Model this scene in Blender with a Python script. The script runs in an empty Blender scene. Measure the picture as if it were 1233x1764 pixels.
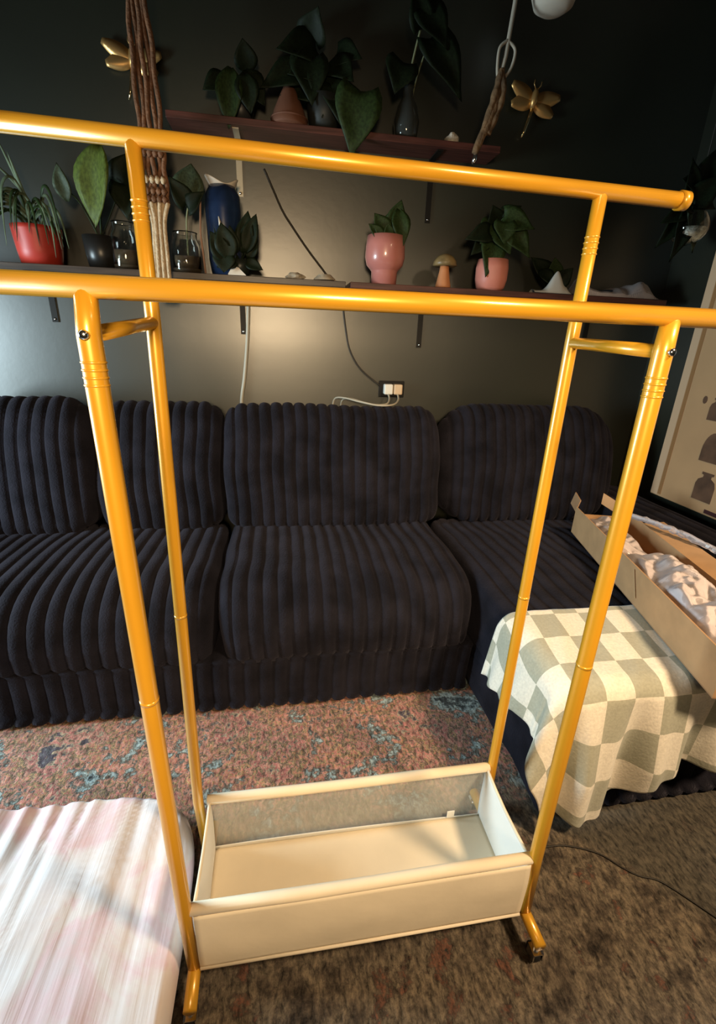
import bpy, math, random
import numpy as np
from mathutils import Vector, Matrix, noise
random.seed(7)
S = bpy.context.scene
COL = S.collection

# ------------------------------------------------------------------ camera
cam_data = bpy.data.cameras.new('camera')
cam = bpy.data.objects.new('camera', cam_data); COL.objects.link(cam)
cam_data.sensor_fit = 'VERTICAL'; cam_data.sensor_height = 24.0
cam_data.lens = 794.1 / 1764.0 * 24.0
cam_data.clip_start = 0.02
yaw, pitch, roll = 0.1702, 0.3595, -0.0386
_r = Vector((math.cos(yaw), -math.sin(yaw), 0)); _f = Vector((math.sin(yaw), math.cos(yaw), 0)); _d = Vector((0, 0, -1))
_f2 = _f*math.cos(pitch) + _d*math.sin(pitch); _d2 = _d*math.cos(pitch) - _f*math.sin(pitch)
_r3 = _r*math.cos(roll) + _d2*math.sin(roll); _d3 = _d2*math.cos(roll) - _r*math.sin(roll)
_m = Matrix((_r3, -_d3, -_f2)).transposed().to_4x4()
_m.translation = Vector((-0.1591, -0.5972, 1.292))
cam.matrix_world = _m
S.camera = cam

# ------------------------------------------------------------------ light, exposure
world = bpy.data.worlds.new('dim_room'); S.world = world; world.use_nodes = True
world.node_tree.nodes['Background'].inputs[0].default_value = (1.0, 0.86, 0.68, 1)
world.node_tree.nodes['Background'].inputs[1].default_value = 0.02

def light(name, kind, loc, target, energy, color, size=0.3, size_y=None, **kw):
    d = bpy.data.lights.new(name, kind); o = bpy.data.objects.new(name, d); COL.objects.link(o)
    o.location = loc
    o.rotation_euler = (Vector(target) - Vector(loc)).to_track_quat('-Z', 'Y').to_euler()
    d.energy = energy; d.color = color
    if kind == 'AREA':
        if size_y: d.shape = 'RECTANGLE'; d.size = size; d.size_y = size_y
        else: d.shape = 'DISK'; d.size = size
    else: d.shadow_soft_size = size
    for k, v in kw.items(): setattr(d, k, v)
    return o
light('floor_lamp_light', 'SPOT', (-0.26, -1.85, 1.62), (-0.10, 0.9, 0.92), 300, (1.0, 0.73, 0.43), 0.20, spot_size=math.radians(60), spot_blend=1.0)
light('ceiling_lamp_light', 'SPOT', (1.35, -1.0, 2.45), (0.66, 0.68, 0.2), 340, (1.0, 0.74, 0.46), 0.16, spot_size=math.radians(74), spot_blend=1.0)
light('window_light', 'AREA', (-2.45, 0.62, 1.10), (0.0, 0.40, 0.25), 95, (0.72, 0.92, 1.0), 0.7, 0.9)
S.view_settings.view_transform = 'Standard'; S.view_settings.look = 'None'
S.view_settings.exposure = 0.0; S.view_settings.gamma = 1.0; S.view_settings.use_curve_mapping = False

# ------------------------------------------------------------------ materials
MATS = {}
def mat(name, color, rough=0.6, metal=0.0, spec=0.5, var=0.0, var_scale=8.0, bump=0.0, bump_scale=60.0,
        sheen=0.0, trans=0.0, ior=1.45, coat=0.0, alpha=1.0, color2=None, stretch=(1, 1, 1), sheen_tint=None, coat_rough=0.1, emit=None):
    if name in MATS: return MATS[name]
    m = bpy.data.materials.new(name); m.use_nodes = True
    nt = m.node_tree; b = nt.nodes['Principled BSDF']
    b.inputs['Base Color'].default_value = (*color, 1); b.inputs['Roughness'].default_value = rough
    b.inputs['Metallic'].default_value = metal; b.inputs['Specular IOR Level'].default_value = spec
    b.inputs['Transmission Weight'].default_value = trans; b.inputs['IOR'].default_value = ior
    b.inputs['Coat Weight'].default_value = coat; b.inputs['Coat Roughness'].default_value = coat_rough
    b.inputs['Alpha'].default_value = alpha
    b.inputs['Sheen Weight'].default_value = sheen
    if sheen_tint: b.inputs['Sheen Tint'].default_value = (*sheen_tint, 1)
    tc = nt.nodes.new('ShaderNodeTexCoord'); mp = nt.nodes.new('ShaderNodeMapping')
    mp.inputs['Scale'].default_value = stretch
    nt.links.new(tc.outputs['Object'], mp.inputs['Vector'])
    if var > 0 or color2:
        n = nt.nodes.new('ShaderNodeTexNoise'); n.inputs['Scale'].default_value = var_scale; n.inputs['Detail'].default_value = 6
        nt.links.new(mp.outputs[0], n.inputs['Vector'])
        r = nt.nodes.new('ShaderNodeValToRGB')
        c2 = color2 or tuple(c*(1+var) for c in color); c1 = color if color2 else tuple(c*(1-var) for c in color)
        r.color_ramp.elements[0].color = (*c1, 1); r.color_ramp.elements[1].color = (*c2, 1)
        r.color_ramp.elements[0].position = 0.35; r.color_ramp.elements[1].position = 0.65
        nt.links.new(n.outputs['Fac'], r.inputs['Fac']); nt.links.new(r.outputs[0], b.inputs['Base Color'])
    if bump > 0:
        n2 = nt.nodes.new('ShaderNodeTexNoise'); n2.inputs['Scale'].default_value = bump_scale; n2.inputs['Detail'].default_value = 4
        nt.links.new(mp.outputs[0], n2.inputs['Vector'])
        bp = nt.nodes.new('ShaderNodeBump'); bp.inputs['Strength'].default_value = bump; bp.inputs['Distance'].default_value = 0.01
        nt.links.new(n2.outputs['Fac'], bp.inputs['Height']); nt.links.new(bp.outputs[0], b.inputs['Normal'])
    MATS[name] = m
    return m

def ramp(nt, stops, interp='LINEAR'):
    r = nt.nodes.new('ShaderNodeValToRGB'); r.color_ramp.interpolation = interp
    el = r.color_ramp.elements
    while len(el) < len(stops): el.new(0.5)
    for e, (p, c) in zip(el, stops): e.position = p; e.color = (*c, 1)
    return r
def node_noise(nt, vec, scale, detail=5, rough=0.55, dist=0.0, stretch=None):
    if stretch:
        mp = nt.nodes.new('ShaderNodeMapping'); mp.inputs['Scale'].default_value = stretch
        nt.links.new(vec, mp.inputs['Vector']); vec = mp.outputs[0]
    n = nt.nodes.new('ShaderNodeTexNoise'); n.inputs['Scale'].default_value = scale
    n.inputs['Detail'].default_value = detail; n.inputs['Roughness'].default_value = rough; n.inputs['Distortion'].default_value = dist
    nt.links.new(vec, n.inputs['Vector']); return n.outputs['Fac']
def mix_rgb(nt, fac, a, b, mode='MIX'):
    m = nt.nodes.new('ShaderNodeMix'); m.data_type = 'RGBA'; m.blend_type = mode
    if isinstance(fac, (int, float)): m.inputs[0].default_value = fac
    else: nt.links.new(fac, m.inputs[0])
    for s, i in ((a, 6), (b, 7)):
        if isinstance(s, tuple): m.inputs[i].default_value = (*s, 1)
        else: nt.links.new(s, m.inputs[i])
    return m.outputs[2]

GOLD = mat('gold_paint', (0.68, 0.335, 0.020), rough=0.36, metal=0.25, coat=0.9, coat_rough=0.16, var=0.06, var_scale=5)
CHROME = mat('chrome', (0.85, 0.85, 0.85), rough=0.15, metal=1.0)
BLACK_PLASTIC = mat('black_plastic', (0.012, 0.012, 0.013), rough=0.4)
CANVAS = mat('cream_canvas', (0.80, 0.69, 0.52), rough=0.85, var=0.05, var_scale=6, bump=0.12, bump_scale=18)
CANVAS_WHITE = mat('white_canvas', (0.84, 0.83, 0.78), rough=0.85, bump=0.1, bump_scale=20)
NAVY = mat('navy_plush', (0.0105, 0.0098, 0.0140), rough=0.95, spec=0.10, sheen=0.06, sheen_tint=(0.6, 0.55, 0.7), var=0.35, var_scale=9, bump=0.35, bump_scale=160)
WALLM = mat('dark_green_paint', (0.0125, 0.0140, 0.007), rough=0.36, spec=1.0, ior=1.62, var=0.12, var_scale=3, bump=0.02, bump_scale=30)
SHELF = mat('dark_red_wood', (0.075, 0.022, 0.016), rough=0.45, var=0.35, var_scale=10, stretch=(0.6, 8, 8))
SHELF_DARK = mat('dark_brown_wood', (0.045, 0.030, 0.022), rough=0.4, var=0.35, var_scale=10, stretch=(0.6, 8, 8))
IRON = mat('black_iron', (0.012, 0.011, 0.010), rough=0.5, metal=0.6)
CARD = mat('cardboard', (0.47, 0.27, 0.13), rough=0.8, var=0.08, var_scale=14, bump=0.05, bump_scale=40)
CARD_IN = mat('cardboard_inside', (0.36, 0.20, 0.10), rough=0.85, var=0.1, var_scale=14)
LEAF_D = mat('dark_leaf', (0.0055, 0.0105, 0.003), rough=0.62, spec=0.25, var=0.35, var_scale=18)
LEAF_M = mat('mid_leaf', (0.018, 0.034, 0.008), rough=0.6, spec=0.3, var=0.35, var_scale=18)
LEAF_L = mat('light_leaf', (0.07, 0.095, 0.015), rough=0.6, spec=0.3, var=0.3, var_scale=18)
LEAF_S = mat('grey_leaf', (0.04, 0.055, 0.030), rough=0.6, spec=0.3, var=0.3, var_scale=18)
LEAF_SP = mat('spider_leaf', (0.10, 0.13, 0.075), rough=0.6, spec=0.3, var=0.3, var_scale=18)
STEM = mat('stem', (0.18, 0.19, 0.10), rough=0.6)
SOIL = mat('soil', (0.02, 0.014, 0.010), rough=0.95, bump=0.6, bump_scale=80)
PINK = mat('pink_glaze', (0.46, 0.17, 0.145), rough=0.32, var=0.06, var_scale=6, coat=0.4)
PINK2 = mat('salmon_ceramic', (0.56, 0.20, 0.15), rough=0.5, var=0.08, var_scale=8)
RED = mat('red_ceramic', (0.42, 0.035, 0.022), rough=0.45)
TERRA = mat('terracotta', (0.13, 0.048, 0.024), rough=0.75, var=0.12, var_scale=10)
GLASS = mat('clear_glass', (0.92, 0.95, 0.93), rough=0.04, trans=1.0)
DARK_GLASS = mat('smoked_glass', (0.13, 0.14, 0.13), rough=0.06, trans=0.75)
BLUE = mat('blue_glaze', (0.010, 0.022, 0.060), rough=0.25, coat=0.5, var=0.4, var_scale=9)
WHITE = mat('white_plastic', (0.75, 0.73, 0.66), rough=0.4)
CREAM = mat('cream_plastic', (0.62, 0.46, 0.30), rough=0.45)
WHITE_CER = mat('white_ceramic', (0.66, 0.58, 0.48), rough=0.4)
GREY_CORD = mat('grey_cord', (0.40, 0.36, 0.28), rough=0.6)
DARK_CORD = mat('dark_cord', (0.025, 0.020, 0.014), rough=0.6)
ROPE_BROWN = mat('brown_rope', (0.17, 0.075, 0.035), rough=0.9, bump=0.6, bump_scale=120, var=0.25, var_scale=40)
ROPE_BEIGE = mat('beige_rope', (0.50, 0.36, 0.22), rough=0.9, bump=0.6, bump_scale=120, var=0.15, var_scale=40)
BRASS = mat('brushed_brass', (0.62, 0.36, 0.13), rough=0.38, metal=0.75)
BRASS_BRIGHT = mat('bright_brass', (0.95, 0.72, 0.38), rough=0.12, metal=1.0)
MUSH_CAP = mat('mushroom_cap', (0.20, 0.14, 0.06), rough=0.4, var=0.3, var_scale=30)
MUSH_STEM = mat('mushroom_stem', (0.50, 0.20, 0.08), rough=0.55)
STONE = mat('pale_stone', (0.36, 0.30, 0.22), rough=0.6, var=0.25, var_scale=40)

def plastic_film():
    m = bpy.data.materials.new('clear_film'); m.use_nodes = True; nt = m.node_tree
    b = nt.nodes['Principled BSDF']; b.inputs['Base Color'].default_value = (0.78, 0.70, 0.70, 1); b.inputs['Roughness'].default_value = 0.18
    b.inputs['Specular IOR Level'].default_value = 0.8
    tr = nt.nodes.new('ShaderNodeBsdfTransparent'); mx = nt.nodes.new('ShaderNodeMixShader')
    fr = nt.nodes.new('ShaderNodeFresnel'); fr.inputs['IOR'].default_value = 1.5
    ad = nt.nodes.new('ShaderNodeMath'); ad.operation = 'ADD'; ad.inputs[1].default_value = 0.27; ad.use_clamp = True
    nt.links.new(fr.outputs[0], ad.inputs[0]); nt.links.new(ad.outputs[0], mx.inputs[0])
    nt.links.new(tr.outputs[0], mx.inputs[1]); nt.links.new(b.outputs[0], mx.inputs[2])
    nt.links.new(mx.outputs[0], nt.nodes['Material Output'].inputs[0]); return m
FILM = plastic_film()
def mesh_fabric():
    m = bpy.data.materials.new('sheer_mesh_fabric'); m.use_nodes = True; nt = m.node_tree
    b = nt.nodes['Principled BSDF']; b.inputs['Base Color'].default_value = (0.72, 0.72, 0.66, 1); b.inputs['Roughness'].default_value = 0.8
    tr = nt.nodes.new('ShaderNodeBsdfTransparent'); mx = nt.nodes.new('ShaderNodeMixShader'); mx.inputs[0].default_value = 0.24
    nt.links.new(tr.outputs[0], mx.inputs[1]); nt.links.new(b.outputs[0], mx.inputs[2])
    nt.links.new(mx.outputs[0], nt.nodes['Material Output'].inputs[0]); return m
SHEER = mesh_fabric()
def rug_material():
    m = bpy.data.materials.new('distressed_rug'); m.use_nodes = True; nt = m.node_tree; b = nt.nodes['Principled BSDF']
    b.inputs['Roughness'].default_value = 0.95; b.inputs['Specular IOR Level'].default_value = 0.1; b.inputs['Sheen Weight'].default_value = 0.15
    tc = nt.nodes.new('ShaderNodeTexCoord'); P = tc.outputs['Object']
    sx = nt.nodes.new('ShaderNodeSeparateXYZ'); nt.links.new(P, sx.inputs[0])
    fine = node_noise(nt, P, 34.0, 6, 0.72, 0.3)
    big0 = node_noise(nt, P, 5.0, 5, 0.60, 0.4)
    bm = nt.nodes.new('ShaderNodeMath'); bm.operation = 'MULTIPLY_ADD'; nt.links.new(fine, bm.inputs[0]); bm.inputs[1].default_value = 0.60
    bs = nt.nodes.new('ShaderNodeMath'); bs.operation = 'SUBTRACT'; nt.links.new(big0, bs.inputs[0]); bs.inputs[1].default_value = 0.30
    nt.links.new(bs.outputs[0], bm.inputs[2]); big = bm.outputs[0]
    bright = ramp(nt, [(0.0, (0.03, 0.04, 0.045)), (0.30, (0.04, 0.05, 0.055)), (0.36, (0.33, 0.42, 0.44)), (0.40, (0.20, 0.22, 0.20)), (0.43, (0.06, 0.05, 0.04)), (0.46, (0.44, 0.26, 0.20)),
                       (0.49, (0.36, 0.10, 0.09)), (0.515, (0.38, 0.28, 0.14)), (0.54, (0.07, 0.055, 0.045)), (0.575, (0.46, 0.26, 0.19)), (0.61, (0.34, 0.08, 0.09)), (0.64, (0.36, 0.30, 0.20)), (0.69, (0.06, 0.04, 0.06)), (1, (0.30, 0.34, 0.33))])
    nt.links.new(big, bright.inputs[0])
    big2 = node_noise(nt, P, 9.0, 9, 0.74, 0.2)
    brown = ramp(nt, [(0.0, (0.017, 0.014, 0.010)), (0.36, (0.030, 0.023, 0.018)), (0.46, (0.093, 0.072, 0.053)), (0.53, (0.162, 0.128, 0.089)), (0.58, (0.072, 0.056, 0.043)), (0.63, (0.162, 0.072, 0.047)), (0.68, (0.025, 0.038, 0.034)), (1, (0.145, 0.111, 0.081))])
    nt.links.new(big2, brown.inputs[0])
    # pattern zones: coloured band by the sofa, brown front field with shade painted in
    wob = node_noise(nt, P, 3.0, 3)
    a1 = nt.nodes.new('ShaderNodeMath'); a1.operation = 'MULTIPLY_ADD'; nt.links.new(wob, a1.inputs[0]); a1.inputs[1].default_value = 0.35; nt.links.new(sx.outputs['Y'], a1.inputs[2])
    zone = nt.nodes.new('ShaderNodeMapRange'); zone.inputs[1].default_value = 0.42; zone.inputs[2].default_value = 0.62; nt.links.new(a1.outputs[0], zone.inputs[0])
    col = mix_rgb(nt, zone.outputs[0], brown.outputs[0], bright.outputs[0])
    # greyer, plainer zone towards the right side
    a2 = nt.nodes.new('ShaderNodeMath'); a2.operation = 'MULTIPLY_ADD'; nt.links.new(sx.outputs['Y'], a2.inputs[0]); a2.inputs[1].default_value = 0.95; nt.links.new(sx.outputs['X'], a2.inputs[2])
    z2 = nt.nodes.new('ShaderNodeMapRange'); z2.inputs[1].default_value = 0.77; z2.inputs[2].default_value = 0.82; nt.links.new(a2.outputs[0], z2.inputs[0])
    z3 = nt.nodes.new('ShaderNodeMath'); z3.operation = 'LESS_THAN'; nt.links.new(sx.outputs['Y'], z3.inputs[0]); z3.inputs[1].default_value = 0.3
    z4 = nt.nodes.new('ShaderNodeMath'); z4.operation = 'MULTIPLY'; nt.links.new(z2.outputs[0], z4.inputs[0]); nt.links.new(z3.outputs[0], z4.inputs[1])
    z5 = nt.nodes.new('ShaderNodeMath'); z5.operation = 'MULTIPLY'; nt.links.new(z4.outputs[0], z5.inputs[0]); z5.inputs[1].default_value = 0.85
    col = mix_rgb(nt, z5.outputs[0], col, (0.078, 0.068, 0.052))
    streak = node_noise(nt, P, 1.0, 5, 0.7, 0.3, stretch=(85, 38, 1))
    st = ramp(nt, [(0.34, (0.10, 0.10, 0.10)), (0.47, (0.72, 0.72, 0.72)), (0.58, (1.25, 1.22, 1.18)), (0.70, (1.7, 1.62, 1.5))]); nt.links.new(streak, st.inputs[0])
    col = mix_rgb(nt, 0.85, col, st.outputs[0], 'MULTIPLY')
    nt.links.new(col, b.inputs['Base Color'])
    bp = nt.nodes.new('ShaderNodeBump'); bp.inputs['Strength'].default_value = 0.8; bp.inputs['Distance'].default_value = 0.006
    nt.links.new(streak, bp.inputs['Height']); nt.links.new(bp.outputs[0], b.inputs['Normal']); return m
def checker_material():
    m = bpy.data.materials.new('checked_fleece'); m.use_nodes = True; nt = m.node_tree; b = nt.nodes['Principled BSDF']
    b.inputs['Roughness'].default_value = 0.95; b.inputs['Specular IOR Level'].default_value = 0.1; b.inputs['Sheen Weight'].default_value = 0.25
    uv = nt.nodes.new('ShaderNodeUVMap'); ck = nt.nodes.new('ShaderNodeTexChecker'); ck.inputs['Scale'].default_value = 1.0
    ck.inputs[1].default_value = (0.42, 0.41, 0.32, 1); ck.inputs[2].default_value = (0.84, 0.77, 0.65, 1)
    nt.links.new(uv.outputs[0], ck.inputs[0])
    tc = nt.nodes.new('ShaderNodeTexCoord'); fn = node_noise(nt, tc.outputs['Object'], 140, 4)
    r = ramp(nt, [(0.3, (0.86, 0.86, 0.86)), (0.7, (1.06, 1.06, 1.06))]); nt.links.new(fn, r.inputs[0])
    nt.links.new(mix_rgb(nt, 1.0, ck.outputs[0], r.outputs[0], 'MULTIPLY'), b.inputs['Base Color'])
    bp = nt.nodes.new('ShaderNodeBump'); bp.inputs['Strength'].default_value = 0.25; bp.inputs['Distance'].default_value = 0.004
    nt.links.new(fn, bp.inputs['Height']); nt.links.new(bp.outputs[0], b.inputs['Normal']); return m
def tiedye_material():
    m = bpy.data.materials.new('tie_dye_cotton'); m.use_nodes = True; nt = m.node_tree; b = nt.nodes['Principled BSDF']
    b.inputs['Roughness'].default_value = 0.9
    tc = nt.nodes.new('ShaderNodeTexCoord'); P = tc.outputs['Object']
    n1 = node_noise(nt, P, 4.5, 5, 0.6, 0.4)
    r1 = ramp(nt, [(0.0, (0.62, 0.55, 0.62)), (0.44, (0.74, 0.70, 0.72)), (0.54, (0.76, 0.70, 0.70)), (0.62, (0.74, 0.56, 0.60)), (0.69, (0.70, 0.60, 0.63)), (1, (0.70, 0.52, 0.50))]); nt.links.new(n1, r1.inputs[0])
    n2 = node_noise(nt, P, 7, 5, 0.6, 0.4)
    r2 = ramp(nt, [(0.40, (1, 1, 1)), (0.60, (0.95, 0.88, 0.84)), (0.74, (0.95, 0.76, 0.66))]); nt.links.new(n2, r2.inputs[0])
    nt.links.new(mix_rgb(nt, 0.75, r1.outputs[0], r2.outputs[0], 'MULTIPLY'), b.inputs['Base Color'])
    fn = node_noise(nt, P, 1.0, 3, 0.5, 0.2, stretch=(60, 3, 3))
    bp = nt.nodes.new('ShaderNodeBump'); bp.inputs['Strength'].default_value = 0.28; bp.inputs['Distance'].default_value = 0.008
    nt.links.new(fn, bp.inputs['Height']); nt.links.new(bp.outputs[0], b.inputs['Normal']); return m

# ------------------------------------------------------------------ builders
ORIGIN = {}
def link(name, me, parent=None, smooth=True):
    o = bpy.data.objects.new(name, me); COL.objects.link(o)
    if smooth and me is not None:
        for p in me.polygons: p.use_smooth = True
    if parent is not None: o.parent = parent
    return o
def thing(name, loc, label, cat, group=None):
    o = bpy.data.objects.new(name, None); COL.objects.link(o); o.location = loc; o.empty_display_size = 0.05
    ORIGIN[o.name] = Vector(loc); tag(o, label, cat, group); return o
def tag(o, label, cat, group=None):
    o['label'] = label; o['category'] = cat
    if group: o['group'] = group
    return o
def structure(o): o['kind'] = 'structure'; return o
class G:
    """geometry collector in world coordinates"""
    def __init__(s): s.v = []; s.f = []
    def add(s, v, f):
        k = len(s.v); s.v += [tuple(p) for p in v]; s.f += [tuple(i+k for i in q) for q in f]; return s
    def box(s, x0, x1, y0, y1, z0, z1):
        return s.add([(x, y, z) for x in (x0, x1) for y in (y0, y1) for z in (z0, z1)],
                     [(0, 1, 3, 2), (4, 6, 7, 5), (0, 4, 5, 1), (2, 3, 7, 6), (0, 2, 6, 4), (1, 5, 7, 3)])
    def tube(s, pts, r, n=12, caps=True):
        pts = [Vector(p) for p in pts]; N = len(pts); rs = r if isinstance(r, (list, tuple)) else [r]*N
        v = []; f = []; up = None
        for i, p in enumerate(pts):
            t = (pts[min(i+1, N-1)] - pts[max(i-1, 0)]).normalized()
            if up is None:
                up = Vector((0, 0, 1)) if abs(t.z) < 0.9 else Vector((0, 1, 0))
            a = (up - t*up.dot(t)); a = a.normalized() if a.length > 1e-6 else t.orthogonal().normalized()
            up = a; c = t.cross(a)
            for k in range(n):
                w = 2*math.pi*k/n; v.append(p + (a*math.cos(w) + c*math.sin(w))*rs[i])
        for i in range(N-1):
            for k in range(n): f.append((i*n+k, i*n+(k+1) % n, (i+1)*n+(k+1) % n, (i+1)*n+k))
        if caps: f.append(tuple(reversed(range(n)))); f.append(tuple((N-1)*n+k for k in range(n)))
        return s.add(v, f)
    def lathe(s, cx, cy, prof, n=32, sx=1, sy=1):
        v = []; f = []; N = len(prof)
        for (r, z) in prof:
            for k in range(n):
                w = 2*math.pi*k/n; v.append((cx + sx*r*math.cos(w), cy + sy*r*math.sin(w), z))
        for i in range(N-1):
            for k in range(n): f.append((i*n+k, i*n+(k+1) % n, (i+1)*n+(k+1) % n, (i+1)*n+k))
        f.append(tuple(reversed(range(n)))); f.append(tuple((N-1)*n+k for k in range(n)))
        return s.add(v, f)
    def grid(s, fn, nu, nv, wrap_u=False):
        v = [fn(i/(nu if wrap_u else nu-1), j/(nv-1)) for i in range(nu) for j in range(nv)]; f = []
        for i in range(nu if wrap_u else nu-1):
            for j in range(nv-1):
                a = i*nv+j; b2 = ((i+1) % nu)*nv+j; f.append((a, b2, b2+1, a+1))
        return s.add(v, f)
    def build(s, name, m, parent=None, smooth=True, bevel=0.0, solid=0.0, subsurf=0):
        o0 = Vector((0, 0, 0)); p = parent
        while p is not None: o0 = o0 + p.location; p = p.parent
        me = bpy.data.meshes.new(name); me.from_pydata([tuple(Vector(q)-o0) for q in s.v], [], s.f); me.update()
        me.materials.append(m); o = link(name, me, parent, smooth)
        if solid: md = o.modifiers.new('solid', 'SOLIDIFY'); md.thickness = solid; md.offset = 0
        if bevel:
            md = o.modifiers.new('bevel', 'BEVEL'); md.width = bevel; md.segments = 2; md.limit_method = 'ANGLE'
        if subsurf: md = o.modifiers.new('sub', 'SUBSURF'); md.levels = subsurf; md.render_levels = subsurf
        return o
def boxo(name, m, parent, *b, bevel=0.003): return G().box(*b).build(name, m, parent, smooth=False, bevel=bevel)
def smooth_path(pts, per=8):
    pts = [Vector(p) for p in pts]; out = []
    for i in range(len(pts)-1):
        p0 = pts[max(i-1, 0)]; p1 = pts[i]; p2 = pts[i+1]; p3 = pts[min(i+2, len(pts)-1)]
        for k in range(per):
            t = k/per
            out.append(0.5*((2*p1) + (p2-p0)*t + (2*p0-5*p1+4*p2-p3)*t*t + (3*p1-p0-3*p2+p3)*t*t*t))
    out.append(pts[-1]); return out

# leaf prototypes, shared by all plants
LEAVES = {}
def leaf_mesh(kind, m):
    key = (kind, m.name)
    if key in LEAVES: return LEAVES[key]
    nu, nv = 9, 7; v = []; f = []
    for i in range(nu):
        t = i/(nu-1)
        if kind == 'heart': w = math.sin(math.pi*min(1, (t+0.13)/1.13)**0.62)*(1-t**3*0.25)
        elif kind == 'oval': w = math.sin(math.pi*(0.04+0.96*t)**0.85)
        else: w = math.sin(math.pi*(0.06+0.94*t)**0.6)*0.9
        for j in range(nv):
            q = j/(nv-1)*2-1
            y = t + (0.10*abs(q)**2*(-1) if kind == 'heart' and t < 0.3 else 0)*(1-t/0.3 if t < 0.3 else 0)
            z = 0.10*abs(q)*w - 0.18*t*t + 0.015*math.sin(9*t+3*q)
            v.append((q*0.5*w, y, z))
    for i in range(nu-1):
        for j in range(nv-1):
            a = i*nv+j; f.append((a, a+nv, a+nv+1, a+1))
    me = bpy.data.meshes.new('leaf'); me.from_pydata(v, [], f); me.update(); me.materials.append(m)
    for p in me.polygons: p.use_smooth = True
    LEAVES[key] = me; return me
def leaf(parent, base, tip, width, m=None, kind='heart', face=(0, -1, 0.25)):
    m = m or LEAF_M; base = Vector(base); tip = Vector(tip); y = tip-base; L = y.length; y.normalize()
    z = Vector(face); z = (z - y*z.dot(y)); z = z.normalized() if z.length > 1e-4 else y.orthogonal().normalized()
    x = y.cross(z)
    o = bpy.data.objects.new('leaf', leaf_mesh(kind, m)); COL.objects.link(o); o.parent = parent
    M = Matrix((x*width, y*L, z*L)).transposed().to_4x4(); M.translation = base - parent.location
    o.matrix_local = M
    md = o.modifiers.new('solid', 'SOLIDIFY'); md.thickness = 0.0015/max(L, 0.03); md.offset = 0
    return o
def stem(parent, pts, r=0.003, m=None):
    return G().tube(smooth_path(pts, 5), r, 7).build('stem', m or STEM, parent)

# ------------------------------------------------------------------ the room
WY = 1.75; WX = 1.80
g = G().add([(-3.2, -2.6, 0), (WX, -2.6, 0), (WX, WY, 0), (-3.2, WY, 0), (-3.2, -2.6, -0.05), (WX, -2.6, -0.05), (WX, WY, -0.05), (-3.2, WY, -0.05)],
            [(0, 1, 2, 3), (7, 6, 5, 4), (0, 4, 5, 1), (1, 5, 6, 2), (2, 6, 7, 3), (3, 7, 4, 0)])
structure(g.build('floor', mat('dark_floorboards', (0.05, 0.035, 0.025), rough=0.5, var=0.3, var_scale=6, stretch=(8, 0.6, 1)), smooth=False))
structure(G().box(-3.2, WX+0.1, WY, WY+0.1, 0, 2.9).build('wall_back', WALLM, smooth=False))
structure(G().box(WX, WX+0.1, -2.6, WY, 0, 2.9).build('wall_right', WALLM, smooth=False))
structure(G().box(-1.9, WX, WY-0.015, WY, 0, 0.10).build('baseboard_back', WALLM, smooth=False, bevel=0.004))

# ------------------------------------------------------------------ rug
def rug_fn(u, v):
    x = -1.75+3.5*u; y = -1.35+2.55*v
    return (x, y, 0.010 + 0.0016*noise.noise(Vector((x*9, y*9, 0))))
g = G().grid(rug_fn, 120, 90)
g.add([(-1.75, -1.35, 0.0005), (1.75, -1.35, 0.0005), (1.75, 1.20, 0.0005), (-1.75, 1.20, 0.0005)], [(3, 2, 1, 0)])
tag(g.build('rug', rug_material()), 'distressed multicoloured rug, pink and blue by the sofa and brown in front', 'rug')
pts = [(0.50, 0.160, 0.0135), (0.58, 0.157, 0.0135), (0.658, 0.127, 0.0135), (0.70, 0.085, 0.0135), (0.731, 0.06, 0.0135), (0.77, 0.045, 0.0135), (0.80, 0.016, 0.0135), (0.852, -0.05, 0.0135), (0.90, -0.11, 0.0135)]
tag(G().tube(smooth_path(pts, 6), 0.0022, 6).build('thin_cord', DARK_CORD), 'thin dark cord wandering across the rug right of the clothes rack', 'cord')

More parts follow.
